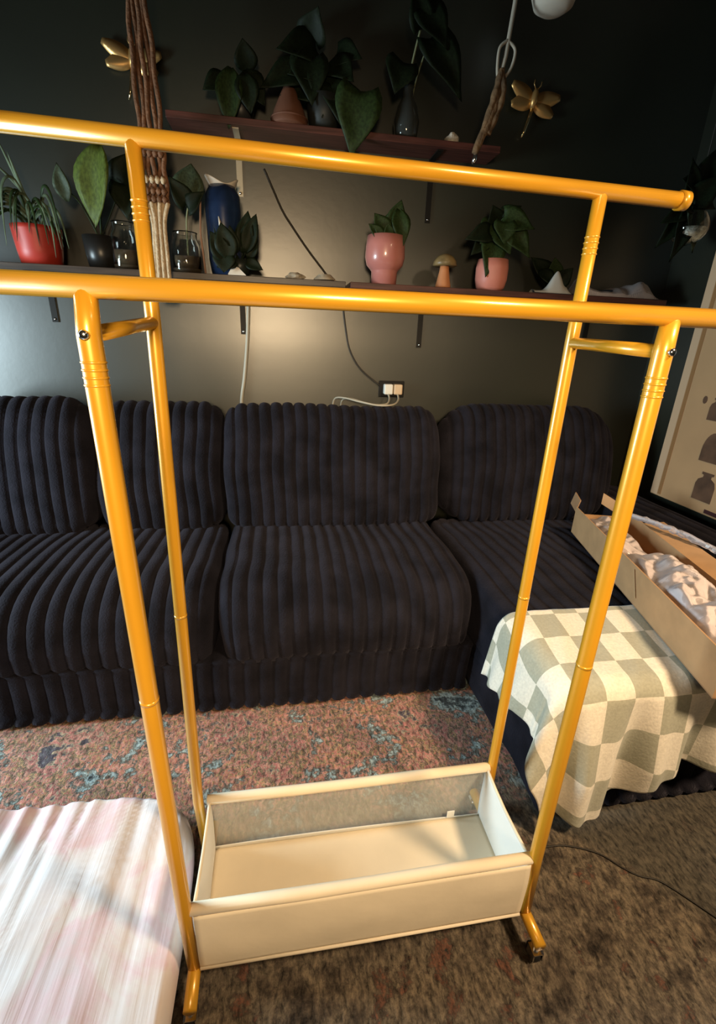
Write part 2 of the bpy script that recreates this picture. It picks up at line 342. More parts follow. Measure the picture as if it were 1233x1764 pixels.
# ------------------------------------------------------------------ sofa
def resample_closed(path, n):
    P = [Vector((0, a, b)) for a, b in path]; m = len(P); out = []
    for i in range(m):
        p0, p1, p2, p3 = P[i-1], P[i], P[(i+1) % m], P[(i+2) % m]
        for k in range(8):
            t = k/8
            out.append(0.5*((2*p1)+(p2-p0)*t+(2*p0-5*p1+4*p2-p3)*t*t+(3*p1-p0-3*p2+p3)*t**3))
    L = [0]
    for i in range(len(out)): L.append(L[-1]+(out[(i+1) % len(out)]-out[i]).length)
    res = []; j = 0
    for i in range(n):
        d = L[-1]*i/n
        while L[j+1] < d: j += 1
        t = (d-L[j])/max(1e-9, L[j+1]-L[j]); res.append(out[j].lerp(out[(j+1) % len(out)], t))
    return res
def ribbed(name, parent, x0, x1, path, pitch=0.053, amp=0.018, end=0.10, endk=0.5, nv=56, seed=0, wob=0.010, sag=0.012):
    sec = resample_closed(path, nv)
    c = sum(sec, Vector())/nv
    nor = []
    for i in range(nv):
        t = sec[(i+1) % nv]-sec[i-1]; n = Vector((0, t.z, -t.y)).normalized()
        if n.dot(sec[i]-c) < 0: n = -n
        nor.append(n)
    ribs = max(3, round((x1-x0)/pitch)); nu = ribs*8+1; W = x1-x0; v = []; f = []
    for i in range(nu):
        u = i/(nu-1); x = x0+W*u; d = min(u, 1-u)*W
        s = 1.0
        if d < end: q = 1-d/end; s = 1-endk*(1-math.sqrt(max(0, 1-q*q)))
        ph = (u*ribs) % 1.0
        h = amp*(math.sqrt(max(0.0, 1-(2*ph-1)**2))) - amp*0.55
        for j in range(nv):
            p = c + (sec[j]-c)*s
            nz = noise.noise(Vector((x*3.1+seed*7, p.y*3.5, p.z*3.5)))
            nz2 = noise.noise(Vector((x*1.5+seed*3, p.y*5+9, p.z*6)))
            q = p + nor[j]*(h*(0.8+0.5*nz2)+nz*sag)
            v.append((x + wob*noise.noise(Vector((seed+x*2, p.y*6, p.z*6))), q.y, q.z))
    for i in range(nu-1):
        for j in range(nv): f.append((i*nv+j, (i+1)*nv+j, (i+1)*nv+(j+1) % nv, i*nv+(j+1) % nv))
    for e in (0, nu-1):
        k = len(v); v.append((x0 if e == 0 else x1, c.y, c.z)); b0 = e*nv
        for j in range(nv):
            f.append((k, b0+j, b0+(j+1) % nv) if e == 0 else (k, b0+(j+1) % nv, b0+j))
    return G().add(v, f).build(name, NAVY, parent)
sofa = thing('sofa', (0, 1.2, 0), 'large dark navy wide-rib plush corner sofa with chaise along the green wall', 'sofa')
seat = lambda y0, y1, z0, z1: [(y1, z0), (y1, z1-0.03), (y1-0.06, z1-0.005), ((y0+y1)/2+0.05, z1+0.012), (y0+0.16, z1+0.005), (y0+0.045, z1-0.045), (y0, z1-0.13), (y0+0.01, z0+0.05), (y0+0.05, z0), ((y0+y1)/2, z0-0.005)]
back = lambda y0, y1, z0, z1: [(y0+0.02, z0), (y0-0.02, z0+0.10), (y0+0.0, z0+0.25), (y0+0.05, z1-0.14), (y0+0.10, z1-0.04), (y0+0.19, z1), (y1-0.02, z1-0.05), (y1, z1-0.2), (y1, z0+0.1), (y1-0.03, z0)]
ribbed('seat_cushion', sofa, -1.50, -0.405, seat(0.755, 1.50, 0.21, 0.468), seed=1, end=0.07, endk=0.28)
ribbed('seat_cushion', sofa, -0.395, 0.535, seat(0.750, 1.50, 0.21, 0.475), seed=2, end=0.07, endk=0.28)
ribbed('chaise_cushion', sofa, 0.545, 1.47, seat(0.245, 1.50, 0.20, 0.462), seed=3, end=0.08, endk=0.22, amp=0.013)
ribbed('back_cushion', sofa, -1.52, -0.955, back(1.385, 1.68, 0.455, 1.015), seed=4, end=0.13, endk=0.4)
ribbed('back_cushion', sofa, -0.945, -0.425, back(1.405, 1.68, 0.455, 1.000), seed=5, end=0.10, endk=0.3)
ribbed('back_cushion', sofa, -0.415, 0.575, back(1.385, 1.68, 0.46, 0.995), seed=6, end=0.10, endk=0.3)
ribbed('back_cushion', sofa, 0.585, 1.52, back(1.41, 1.69, 0.455, 1.010), seed=8, end=0.20, endk=0.6)
rect = lambda y0, y1, z0, z1, r=0.02: [(y0, z0+r), (y0, (z0+z1)/2), (y0, z1-r), (y0+r, z1), ((y0+y1)/2, z1), (y1-r, z1), (y1, z1-r), (y1, (z0+z1)/2), (y1, z0+r), (y1-r, z0), ((y0+y1)/2, z0), (y0+r, z0)]
ribbed('base', sofa, -1.50, 0.540, rect(0.775, 1.70, 0.026, 0.225), seed=9, end=0.02, endk=0.02, nv=72, sag=0.004)
ribbed('chaise_base', sofa, 0.550, 1.46, rect(0.275, 1.70, 0.026, 0.225), seed=10, end=0.03, endk=0.02, nv=72, sag=0.004, amp=0.012)
ribbed('armrest', sofa, 1.475, 1.70, rect(0.30, 1.66, 0.026, 0.575, 0.06), seed=11, end=0.08, endk=0.12, nv=72, sag=0.006)
ribbed('armrest', sofa, -1.76, -1.51, rect(0.80, 1.66, 0.026, 0.60, 0.06), seed=12, end=0.08, endk=0.12, nv=72, sag=0.006)

# ------------------------------------------------------------------ checked blanket over the chaise
XL, YF, ZT, RC = 0.515, 0.218, 0.487, 0.055
TF = 0.575-(YF+RC)
def blanket_map(s, t):
    a = max(0.0, -s); b = max(0.0, t-TF); r = math.hypot(a, b)
    x = XL+RC+max(s, 0); y = YF+RC+max(0.0, TF-t)
    z = ZT + 0.006*noise.noise(Vector((s*6, t*6, 3))) + 0.004*noise.noise(Vector((s*17+t*9, t*5, 8)))
    if r > 0:
        dx, dy = -a/r, -b/r
        th = min(r/RC, math.pi/2); out = RC*math.sin(th); down = RC*(1-math.cos(th)) + max(0, r-RC*math.pi/2)
        ang = math.atan2(a, b)
        along = max(s, 0) - min(t, TF)*0.8 - ang*0.16
        k = min(1, max(0, (down-0.03)/0.25))
        out += k*(0.030*math.sin(along*30+0.6)+0.014*math.sin(along*61+2.0)) + k*0.016 + 0.02*k*math.sin(ang*2) + 0.05*k*(a/r)*(1-b/r)
        x += dx*out; y += dy*out; z -= down
        z += 0.012*k*math.cos(along*25)
    return (x, y, z)
def interp(x, pts):
    for (a, b), (c, d) in zip(pts, pts[1:]):
        if x <= c: return b+(d-b)*max(0, (x-a))/(c-a) if c > a else d
    return pts[-1][1]
NU, NVb = 150, 130; v = []; uvs = []; f = []
for i in range(NU):
    for j in range(NVb):
        u, w = i/(NU-1), j/(NVb-1)
        t_full = TF + 0.40
        t0 = w*t_full
        lh = interp(t0, [(0, 0.27), (0.06, 0.25), (0.14, 0.21), (0.22, 0.20), (TF, 0.23), (TF+0.2, 0.25), (TF+0.5, 0.25)])
        s = -lh + u*(lh+0.86)
        fh = interp(s, [(-0.25, 0.42), (0.05, 0.46), (0.16, 0.455), (0.24, 0.37), (0.34, 0.325), (0.9, 0.33)])
        t = w*(TF+fh)
        v.append(blanket_map(s, t))
        uvs.append(((s+XL+RC-0.690+0.16*min(t, TF))/0.083+100, (t-TF+0.045)/0.116+100))
for i in range(NU-1):
    for j in range(NVb-1):
        a = i*NVb+j; f.append((a, a+1, a+NVb+1, a+NVb))
me = bpy.data.meshes.new('blanket'); me.from_pydata(v, [], f); me.update(); me.materials.append(checker_material())
uvl = me.uv_layers.new(name='UVMap')
for lp in me.loops: uvl.data[lp.index].uv = uvs[lp.vertex_index]
bl = link('blanket', me); md = bl.modifiers.new('solid', 'SOLIDIFY'); md.thickness = 0.007; md.offset = 0
tag(bl, 'sage green and cream checked fleece blanket draped over the end of the chaise', 'blanket')

# ------------------------------------------------------------------ cardboard box with plastic wrap
BO = Vector((0.868, 0.150, 0.497)); BA = Vector((0.270, 1.010, 0.0)).normalized(); BB = Vector((BA.y, -BA.x, 0)); BL, BW, BH = 1.06, 0.215, 0.118
def bp_(a, b, z): return BO + BA*a + BB*b + Vector((0, 0, z))
def slab(name, m, parent, p, q, r, th):
    """thin panel spanned by corner p, edges q and r, thickness th along the normal"""
    p, q, r = Vector(p), Vector(q), Vector(r); n = q.cross(r).normalized()*th
    g = G().add([p, p+q, p+q+r, p+r, p+n, p+q+n, p+q+r+n, p+r+n], [(3, 2, 1, 0), (4, 5, 6, 7), (0, 1, 5, 4), (1, 2, 6, 5), (2, 3, 7, 6), (3, 0, 4, 7)])
    return g.build(name, m, parent, smooth=False)
boxt = thing('cardboard_box', BO, 'long open brown cardboard box lying on the checked blanket and chaise', 'box')
slab('bottom_panel', CARD_IN, boxt, bp_(0, 0, 0), BA*BL, BB*BW, -0.004)
slab('side_panel', CARD, boxt, bp_(0, 0, 0.004), BA*BL, Vector((0, 0, BH)), 0.004)
slab('side_panel', CARD, boxt, bp_(0, BW, 0.004), BA*BL, Vector((0, 0, BH)), 0.004)
slab('end_panel', CARD, boxt, bp_(0.004, 0.004, 0.004), BB*(BW-0.012), Vector((0, 0, BH)), 0.004)
slab('end_panel', CARD, boxt, bp_(BL-0.006, 0.004, 0.004), BB*(BW-0.012), Vector((0, 0, BH-0.03)), 0.004)
slab('flap', CARD_IN, boxt, bp_(BL, 0.0, BH-0.02), BA*0.075+Vector((0, 0, 0.015)), Vector((0, 0, 0.055))+BB*0.012, 0.004)
slab('flap', CARD, boxt, bp_(BL, BW-0.03, BH-0.02), BA*0.05+BB*-0.06+Vector((0, 0, 0.03)), Vector((0, 0, 0.05)), 0.004)
slab('flap', CARD, boxt, bp_(0.0, BW+0.004, BH+0.004), BA*(BL*0.85), BB*0.075+Vector((0, 0, 0.012)), 0.004)
slab('tape_strip', mat('box_tape', (0.50, 0.33, 0.18), rough=0.25), boxt, bp_(0.42, -0.0045, 0.03), BA*0.05+Vector((0, 0, 0.08)), BA*0.006, 0.0006)
def crumple(name, label, a0, a1, b0, b1, z0, amp, seed, parent=None):
    def fn(u, v):
        a = a0+(a1-a0)*u; b = b0+(b1-b0)*v
        n1 = noise.noise(Vector((a*9+seed, b*13, 1))); n2 = abs(noise.noise(Vector((a*12, b*14+seed, 4)))); n3 = abs(noise.noise(Vector((a*27, b*25, 9+seed))))
        edge = math.sin(math.pi*u)**0.4*math.sin(math.pi*v)**0.4
        return tuple(bp_(a + 0.02*n1, b+0.015*n1, z0 + edge*(amp*(0.55+0.6*n1) + amp*0.6*n2 + amp*0.25*n3)))
    return tag(G().grid(fn, 70, 40).build(name, FILM, smooth=True, solid=0.0006), label, 'plastic wrap')
crumple('plastic_wrap', 'crumpled clear plastic bag heaped in the open cardboard box', 0.06, 0.62, 0.015, BW-0.01, 0.085, 0.085, 3)
crumple('plastic_wrap', 'crumpled clear plastic at the far end of the cardboard box', 0.66, 1.05, 0.012, BW-0.06, 0.07, 0.055, 12)
pts = [bp_(0.98, 0.17, BH+0.012), bp_(0.85, 0.22, BH+0.03), bp_(0.74, 0.26, BH+0.035), bp_(0.62, 0.31, BH+0.032), bp_(0.55, 0.36, BH+0.016)]
tag(G().tube([p + Vector((0, 0, 0.006*noise.noise(p*40))) for p in smooth_path(pts, 10)], [0.010+0.006*abs(noise.noise(Vector((i*0.7, 2, 1)))) for i in range(41)], 7).build('plastic_strip', FILM, smooth=False),
    'twisted strip of clear plastic lying over the far rim of the cardboard box', 'plastic wrap')

# ------------------------------------------------------------------ floor cushion in a fitted sheet
CX0, CX1, CY0, CY1, CH = -1.20, -0.392, -0.42, 0.385, 0.125
def cushion_fn(u, v):
    # u around the outline, v from the underside rim over the edge to the centre of the top
    w = 2*math.pi*u; n = 5.0
    cx, cy = math.cos(w), math.sin(w)
    rr = (abs(cx)**n+abs(cy)**n)**(-1/n)
    hx, hy = (CX1-CX0)/2, (CY1-CY0)/2; mx, my = (CX0+CX1)/2, (CY0+CY1)/2
    if v < 0.25: k = 0.94+0.06*math.sin(v/0.25*math.pi/2); z = 0.014+v/0.25*0.05
    elif v < 0.5: a = (v-0.25)/0.25*math.pi/2; k = 1-0.055*(1-math.cos(a)); z = 0.064+(CH-0.064)*math.sin(a)
    else: a = (v-0.5)/0.5; k = 0.945*(1-a); z = CH+0.012*(1-(1-a)**2)
    x = mx+hx*rr*cx*k; y = my+hy*rr*cy*k
    if v > 0.3:
        e = min(1, (v-0.3)/0.2)
        near = max(0, 1-(CY1-y)/0.28)
        wr = noise.noise(Vector((x*13+0.25*y, y*1.2, 2.0)))
        wr2 = abs(noise.noise(Vector((x*30, y*2.4, 6.0))))
        z += e*(0.010*wr - 0.016*wr2 + near*0.008*math.sin(x*105+4*y)*max(0, min(1, (-0.55-x)/0.2)))
    return (x, y, z)
g = G().grid(cushion_fn, 320, 60, wrap_u=True)
cush = g.build('floor_cushion', tiedye_material())
tag(cush, 'floor cushion in a wrinkled white and pink tie-dye sheet beside the clothes rack', 'cushion')

# ------------------------------------------------------------------ clothes rack
rack = thing('clothes_rack', (0, 0.115, 0.0), 'gold double-rail clothes rack on casters with a cream fabric basket', 'clothes rack')
RF = {'L': [(-0.368, 0, 1.335), (-0.3715, 0, 1.285), (-0.364, 0, 0.253), (-0.360, 0, 0.072)], 'R': [(0.360, 0, 1.334), (0.3600, 0, 1.290), (0.363, 0, 0.253), (0.368, 0, 0.072)]}
RB = {'L': [(-0.357, 0.23, 1.543), (-0.356, 0.23, 1.304), (-0.375, 0.23, 0.252), (-0.366, 0.23, 0.072)], 'R': [(0.370, 0.23, 1.533), (0.367, 0.23, 1.299), (0.367, 0.23, 0.256), (0.368, 0.23, 0.072)]}
r1 = G().tube([(-0.54, 0, 1.3345), (0.0, 0, 1.3350), (0.545, 0, 1.3345)], 0.0125, 20).build('front_hanging_rail', GOLD, rack)
G().tube([(0.545, 0, 1.3345), (0.557, 0, 1.3345)], [0.0145, 0.0135], 20).build('end_cap', GOLD, r1)
G().tube([(-0.54, 0, 1.3345), (-0.552, 0, 1.3345)], [0.0145, 0.0135], 20).build('end_cap', GOLD, r1)
r2 = G().tube([(-0.545, 0.23, 1.5465), (-0.03, 0.23, 1.5385), (0.520, 0.23, 1.5320)], 0.0125, 20).build('back_hanging_rail', GOLD, rack)
G().tube([(0.516, 0.23, 1.5320), (0.531, 0.23, 1.5318)], [0.0150, 0.0145], 20).build('end_cap', GOLD, r2)
G().tube([(-0.543, 0.23, 1.5465), (-0.556, 0.23, 1.5467)], [0.0150, 0.0145], 20).build('end_cap', GOLD, r2)
for sd in 'LR':
    for P, nm, ring in ((RF[sd], 'front_post', 1.243), (RB[sd], 'back_post', 1.455)):
        top, bot = Vector(P[0]), Vector(P[3])
        path = [Vector(p) for p in P]
        radii = [0.0118, 0.0132, 0.0138, 0.0138]
        if nm == 'back_post': radii = [0.0112, 0.0116, 0.0120, 0.0120]
        po = G().tube(path, radii, 20).build(nm, GOLD, rack)
        gg = G()
        t = (top.z-ring)/(top.z-bot.z); c = top.lerp(bot, t)
        # c measured on the bent path
        for a, b in zip(path, path[1:]):
            if b.z <= ring <= a.z: c = a.lerp(b, (a.z-ring)/(a.z-b.z))
        for k in range(4):
            z = k*0.0085-0.013
            gg.tube([c+Vector((0, 0, z-0.0022)), c+Vector((0, 0, z)), c+Vector((0, 0, z+0.0022))], [0.0128, 0.0144, 0.0128] if nm == 'front_post' else [0.0110, 0.0127, 0.0110], 20)
        gg.build('ridged_collar', GOLD, po)
        jz = 0.765
        for a, b in zip(path, path[1:]):
            if b.z <= jz <= a.z: c = a.lerp(b, (a.z-jz)/(a.z-b.z))
        rr = 0.01395 if nm == 'front_post' else 0.0122
        G().tube([c+Vector((0, 0, -0.003)), c+Vector((0, 0, 0.003))], rr, 20).build('joint', GOLD, po)
        if nm == 'front_post':
            sx = -1 if sd == 'L' else 1
            c = Vector(P[1])
            G().tube([c+Vector((0, -0.0125, 0)), c+Vector((0, -0.0175, 0)), c+Vector((0, -0.0195, 0))], [0.0055, 0.0055, 0.003], 12).build('screw', CHROME, po)
    G().tube([RF[sd][1], RB[sd][1]], 0.0095, 16).build('rung', GOLD, rack)
    x = RF[sd][3][0]
    tb = G().tube([(x+0.002, -0.070, 0.072), (x, 0, 0.072), (x, 0.23, 0.072), (x, 0.300, 0.072)], 0.0130, 18).build('base_tube', GOLD, rack)
    for yy in (-0.062, 0.292):
        cs = G().tube([(x, yy, 0.062), (x, yy, 0.046)], [0.006, 0.006], 10)
        cs.box(x-0.012, x-0.0095, yy-0.012, yy+0.014, 0.026, 0.050); cs.box(x+0.0095, x+0.012, yy-0.012, yy+0.014, 0.026, 0.050); cs.box(x-0.012, x+0.012, yy-0.012, yy+0.014, 0.048, 0.051)
        co = cs.build('caster', CHROME, rack, smooth=False)
        G().tube([(x-0.0085, yy+0.006, 0.0315), (x-0.006, yy+0.006, 0.0315), (x+0.006, yy+0.006, 0.0315), (x+0.0085, yy+0.006, 0.0315)], [0.016, 0.0185, 0.0185, 0.016], 24).build('wheel', BLACK_PLASTIC, co)
# fabric basket hung between the posts
bk = thing('basket', (0, 0.115, 0), '', ''); del bk['label']; del bk['category']; bk.parent = rack; bk.location = (0, 0, 0)
bx0, bx1 = -0.347, 0.350
def hem(y, name, zs=0.252):
    return G().tube([(bx0-0.006, y, zs), (bx0+0.2, y-0.001, zs-0.001), (0, y, zs-0.002), (bx1-0.2, y+0.001, zs-0.001), (bx1+0.006, y, zs+0.001)], [0.0115, 0.0122, 0.0118, 0.0122, 0.0115], 14).build(name, CANVAS, bk)
hem(0.002, 'front_hem'); hem(0.228, 'back_hem', 0.254)
def wr(x, y, z, s): return s*noise.noise(Vector((x*7, y*9+2, z*8)))
def front_fn(u, v):
    x = bx0+(bx1-bx0)*u; z = 0.245-0.165*v
    return (x, -0.008+0.008*math.sin(math.pi*v)*-0.4+wr(x, 0, z, 0.005)*math.sin(math.pi*v), z)
G().grid(front_fn, 60, 16).build('front_panel', CANVAS, bk, solid=0.0016)
G().tube([(bx0, -0.008, 0.080), (0, -0.009, 0.079), (bx1, -0.008, 0.080)], 0.0045, 8).build('bottom_seam', CANVAS, bk)
def back_fn(u, v):
    x = bx0+(bx1-bx0)*u; z = 0.245-0.165*v
    return (x, 0.230+wr(x, 1, z, 0.004)*math.sin(math.pi*v), z)
G().grid(back_fn, 60, 14).build('mesh_panel', SHEER, bk, solid=0.0008)
def bot_fn(u, v):
    x = bx0+(bx1-bx0)*u; y = -0.006+0.234*v
    sag = 0.010*math.sin(math.pi*u)*math.sin(math.pi*v)
    return (x, y, 0.084-sag+wr(x, y, 0, 0.006)*math.sin(math.pi*u)*math.sin(math.pi*v))
G().grid(bot_fn, 60, 24).build('bottom_panel', CANVAS, bk, solid=0.0016)
def strip_fn(u, v):
    x = bx0+(bx1-bx0)*u
    return (x, 0.226-0.004*v, 0.082+0.020*v*(0.6+0.4*math.sin(u*3.0+0.5)))
G().grid(strip_fn, 40, 4).build('back_seam_strip', CANVAS_WHITE, bk, solid=0.0016)
G().box(0.255, 0.275, 0.219, 0.2205, 0.095, 0.118).build('care_tag', CANVAS_WHITE, bk, smooth=False)
for xs, nm in ((bx0, 'side_panel'), (bx1, 'side_panel')):
    def side_fn(u, v, xs=xs):
        y = -0.004+0.234*u; z = 0.255-0.175*v
        k = 1 if xs < 0 else -1
        return (xs+k*(0.012*math.sin(math.pi*v)*math.sin(math.pi*u))+wr(xs, y, z, 0.006)*math.sin(math.pi*v), y, z-0.010*math.sin(math.pi*u)*(1-v))
    G().grid(side_fn, 22, 16).build(nm, CANVAS_WHITE, bk, solid=0.0016)
    G().tube([(xs, 0.0, 0.254), (xs, 0.06, 0.247), (xs, 0.115, 0.244), (xs, 0.17, 0.247), (xs, 0.23, 0.256)], 0.0035, 8).build('side_seam', CANVAS, bk)

# ------------------------------------------------------------------ shelves
def shelf(name, label, x0, x1, z0, z1, y0, m, brackets, drop):
    t = thing(name, ((x0+x1)/2, WY, z0), label, 'shelf')
    boxo('board', m, t, x0, x1, y0, WY-0.001, z0, z1, bevel=0.002)
    for bx, dz, mm in brackets:
        g = G().box(bx-0.012, bx+0.012, WY-0.006, WY-0.001, z0-dz, z0-0.001).box(bx-0.012, bx+0.012, y0+0.02, WY-0.001, z0-0.006, z0-0.001)
        b = g.build('bracket', mm, t, smooth=False)
        G().tube([(bx, WY-0.006, z0-dz+0.012), (bx, WY-0.010, z0-dz+0.012)], [0.006, 0.004], 10).build('screw', CHROME, b)
    return t
PALE_IRON = mat('pale_metal', (0.42, 0.36, 0.26), rough=0.4, metal=0.3)
UZ, LZ = 2.058, 1.516
shelf('wall_shelf', 'upper dark red wooden wall shelf carrying the cone and trailing plants', -0.56, 0.76, UZ-0.024, UZ, 1.605, SHELF, [(-0.311, 0.20, PALE_IRON), (0.51, 0.24, IRON)], 0)
shelf('wall_shelf', 'lower dark brown wall shelf on the left carrying jars and the blue vase', -1.85, 0.120, LZ-0.024, LZ, 1.55, SHELF_DARK, [(-1.119, 0.18, IRON), (-0.325, 0.20, IRON)], 0)
shelf('wall_shelf', 'lower dark red wall shelf on the right carrying pink pots and the mushroom', 0.140, 1.66, LZ-0.024, LZ, 1.55, SHELF, [(0.515, 0.23, IRON), (1.40, 0.20, IRON)], 0)

# ------------------------------------------------------------------ things on the upper shelf
def pot(parent, cx, cy, prof, m, z0, soil=True, n=32):
    """prof: outer profile (r, height above z0); the wall is given thickness and the pot is filled with soil"""
    out = [(r, z0+h) for r, h in prof]
    top = out[-1]
    inner = [(top[0]-0.006, top[1]), (top[0]-0.008, top[1]-0.02)]
    p = G().lathe(cx, cy, [(0.002, z0)]+out+inner+[(0.002, top[1]-0.021)], n).build('pot', m, parent)
    if soil: G().lathe(cx, cy, [(top[0]-0.009, top[1]-0.020), (top[0]-0.010, top[1]-0.012), (0.003, top[1]-0.009)], 20).build('soil', SOIL, parent)
    return p
cone = thing('decorative_cone', (-0.105, 1.60, UZ), 'terracotta coloured cone on the upper shelf beneath dark leaves', 'ornament')
G().lathe(-0.105, 1.60, [(0.072, UZ), (0.074, UZ+0.006), (0.070, UZ+0.022), (0.068, UZ+0.026), (0.060, UZ+0.05), (0.036, UZ+0.10), (0.012, UZ+0.145), (0.003, UZ+0.152)], 28).build('cone_body', TERRA, cone)
G().lathe(-0.105, 1.60, [(0.070, UZ+0.022), (0.0735, UZ+0.024), (0.0725, UZ+0.028), (0.067, UZ+0.028)], 28).build('cone_band', TERRA, cone)

pl = thing('potted_plant', (0.03, 1.66, UZ), 'large dark trailing pothos on the upper shelf behind the cone', 'plant')
pot(pl, 0.03, 1.615, [(0.05, 0), (0.062, 0.05), (0.07, 0.11)], mat('dark_pot', (0.02, 0.022, 0.02), rough=0.5), UZ)
big = [((0.02, 1.62, 2.20), (-0.13, 1.55, 2.16), .13), ((0.0, 1.62, 2.26), (-0.10, 1.54, 2.22), .13), ((0.04, 1.60, 2.25), (0.02, 1.53, 2.10), .15), ((-0.03, 1.60, 2.28), (-0.02, 1.52, 2.13), .15),
       ((0.06, 1.62, 2.28), (0.13, 1.53, 2.22), .13), ((0.0, 1.64, 2.33), (-0.14, 1.56, 2.30), .13), ((-0.06, 1.60, 2.24), (-0.21, 1.54, 2.17), .11), ((0.08, 1.64, 2.32), (0.16, 1.56, 2.30), .12),
       ((-0.02, 1.65, 2.36), (0.0, 1.58, 2.42), .12), ((0.07, 1.58, 2.20), (0.09, 1.52, 2.075), .12)]
for b, t, w in big:
    stem(pl, [(0.03, 1.615, 2.14), ((b[0]+0.03)/2, 1.66, (b[2]+2.22)/2), b], 0.0028, LEAF_D); leaf(pl, b, t, w, LEAF_D)
stem(pl, [(0.05, 1.615, 2.15), (0.11, 1.60, 2.22), (0.165, 1.56, 2.185)], 0.003, LEAF_D); leaf(pl, (0.165, 1.56, 2.185), (0.135, 1.515, 1.975), .185, LEAF_M)
pl = thing('potted_plant', (-0.30, 1.64, UZ), 'small dark plant drooping over the left end of the upper shelf', 'plant')
pot(pl, -0.29, 1.625, [(0.04, 0), (0.048, 0.04), (0.055, 0.09)], mat('dark_pot2', (0.03, 0.03, 0.032), rough=0.4), UZ)
for b, t, w in [((-0.32, 1.58, 2.215), (-0.335, 1.53, 2.03), .10), ((-0.27, 1.60, 2.22), (-0.20, 1.56, 2.12), .09), ((-0.26, 1.64, 2.23), (-0.27, 1.58, 2.30), .09), ((-0.33, 1.62, 2.20), (-0.42, 1.57, 2.15), .08), ((-0.27, 1.57, 2.20), (-0.25, 1.53, 2.08), .09)]:
    stem(pl, [(-0.29, 1.625, 2.13), ((b[0]-0.29)/2, 1.65, b[2]), b], 0.0025, LEAF_D); leaf(pl, b, t, w, LEAF_D if w != .10 else LEAF_M, 'oval')
vs = thing('glass_vase', (0.365, 1.60, UZ), 'smoked glass vase with large leaf cuttings on the upper shelf', 'vase')
G().lathe(0.365, 1.60, [(0.004, UZ+0.001), (0.040, UZ+0.001), (0.046, UZ+0.012), (0.052, UZ+0.06), (0.040, UZ+0.11), (0.022, UZ+0.14), (0.020, UZ+0.165), (0.024, UZ+0.175), (0.0215, UZ+0.176), (0.0175, UZ+0.163), (0.019, UZ+0.14), (0.036, UZ+0.11), (0.048, UZ+0.06), (0.042, UZ+0.014), (0.004, UZ+0.006)], 32).build('vase_body', DARK_GLASS, vs)
stem(vs, [(0.365, 1.60, UZ+0.02), (0.360, 1.60, 2.22), (0.375, 1.585, 2.32), (0.395, 1.57, 2.41)], 0.0042)
stem(vs, [(0.36, 1.60, UZ+0.03), (0.352, 1.60, 2.21), (0.335, 1.585, 2.27)], 0.003)
stem(vs, [(0.37, 1.60, UZ+0.03), (0.39, 1.60, 2.24), (0.43, 1.58, 2.37)], 0.003)
leaf(vs, (0.335, 1.585, 2.30), (0.300, 1.53, 2.195), .135, LEAF_D)
leaf(vs, (0.40, 1.57, 2.46), (0.50, 1.53, 2.35), .13, LEAF_D)
leaf(vs, (0.435, 1.58, 2.38), (0.575, 1.52, 2.205), .15, LEAF_D)
leaf(vs, (0.40, 1.57, 2.40), (0.36, 1.54, 2.52), .11, LEAF_D)
def rock(name, c, r, m, label, cat, seed, sx=1, sz=1, sy=1):
    def fn(u, v):
        a = 2*math.pi*u; b = math.pi*(v-0.5); d = Vector((math.cos(a)*math.cos(b), math.sin(a)*math.cos(b), math.sin(b)))
        k = r*(1+0.35*noise.noise(d*1.7+Vector((seed, 0, 0))))
        return (c[0]+d.x*k*sx, c[1]+d.y*k*sy, c[2]+max(-r*sz*0.6, d.z*k*sz))
    return tag(G().grid(fn, 20, 14, wrap_u=True).build(name, m, smooth=False), label, cat)
rock('crystal', (0.563, 1.60, UZ+0.016), 0.026, WHITE_CER, 'small pale pointed crystal on the right end of the upper shelf', 'crystal', 3, 1.2, 1.0)

for o in (cone, vs) + tuple(o for o in COL.objects if o.name.startswith(('potted_plant', 'crystal')) and o.parent is None): o.location.y += 0.055

# ------------------------------------------------------------------ things on the left lower shelf
pl = thing('potted_plant', (-1.085, 1.63, LZ), 'spider plant trailing over a bright red pot on the lower shelf', 'plant')
pot(pl, -1.085, 1.64, [(0.070, 0), (0.078, 0.05), (0.085, 0.12), (0.086, 0.135)], RED, LZ)
rnd = random.Random(4)
def blade(parent, pts, w, m):
    P = smooth_path(pts, 6); v = []; f = []; n = len(P)
    for i, p in enumerate(P):
        t = (P[min(i+1, n-1)]-P[max(i-1, 0)]).normalized(); sdir = t.cross(Vector((0, -1, 0.3))).normalized()
        k = w*math.sin(math.pi*(0.12+0.86*i/(n-1)))*0.5
        v += [p-sdir*k, p+Vector((0, 0.15*k, -0.4*k)), p+sdir*k]
    for i in range(n-1):
        a = i*3; f += [(a, a+1, a+4, a+3), (a+1, a+2, a+5, a+4)]
    return G().add(v, f).build('leaf', m, parent, solid=0.001)
for k in range(26):
    a = rnd.uniform(-1.5, 1.5); L = rnd.uniform(0.6, 1.15); x0 = -1.085+rnd.uniform(-.03, .03)
    ex = -1.105+math.sin(a)*0.14*L; top = 1.67+rnd.uniform(0.02, 0.13)*L
    ey = 1.545-rnd.uniform(0, 0.03)
    blade(pl, [(x0, 1.63, 1.645), ((x0+ex)/2, 1.60, top), (ex, 1.565, top-0.03*L), (ex+0.03*math.sin(a), ey, max(1.535, 1.70-0.17*L*rnd.uniform(.6, 1.1)))], 0.011, LEAF_SP if k % 3 else LEAF_M)
for ex, tz in ((-1.15, 1.93), (-1.12, 1.88), (-1.19, 1.86)):
    blade(pl, [(-1.08, 1.64, 1.645), (-1.10, 1.62, 1.76), (ex, 1.60, tz)], 0.013, LEAF_SP)
pl = thing('potted_plant', (-0.85, 1.64, LZ), 'plant with one big yellow-green hanging leaf in a dark pot on lower shelf', 'plant')
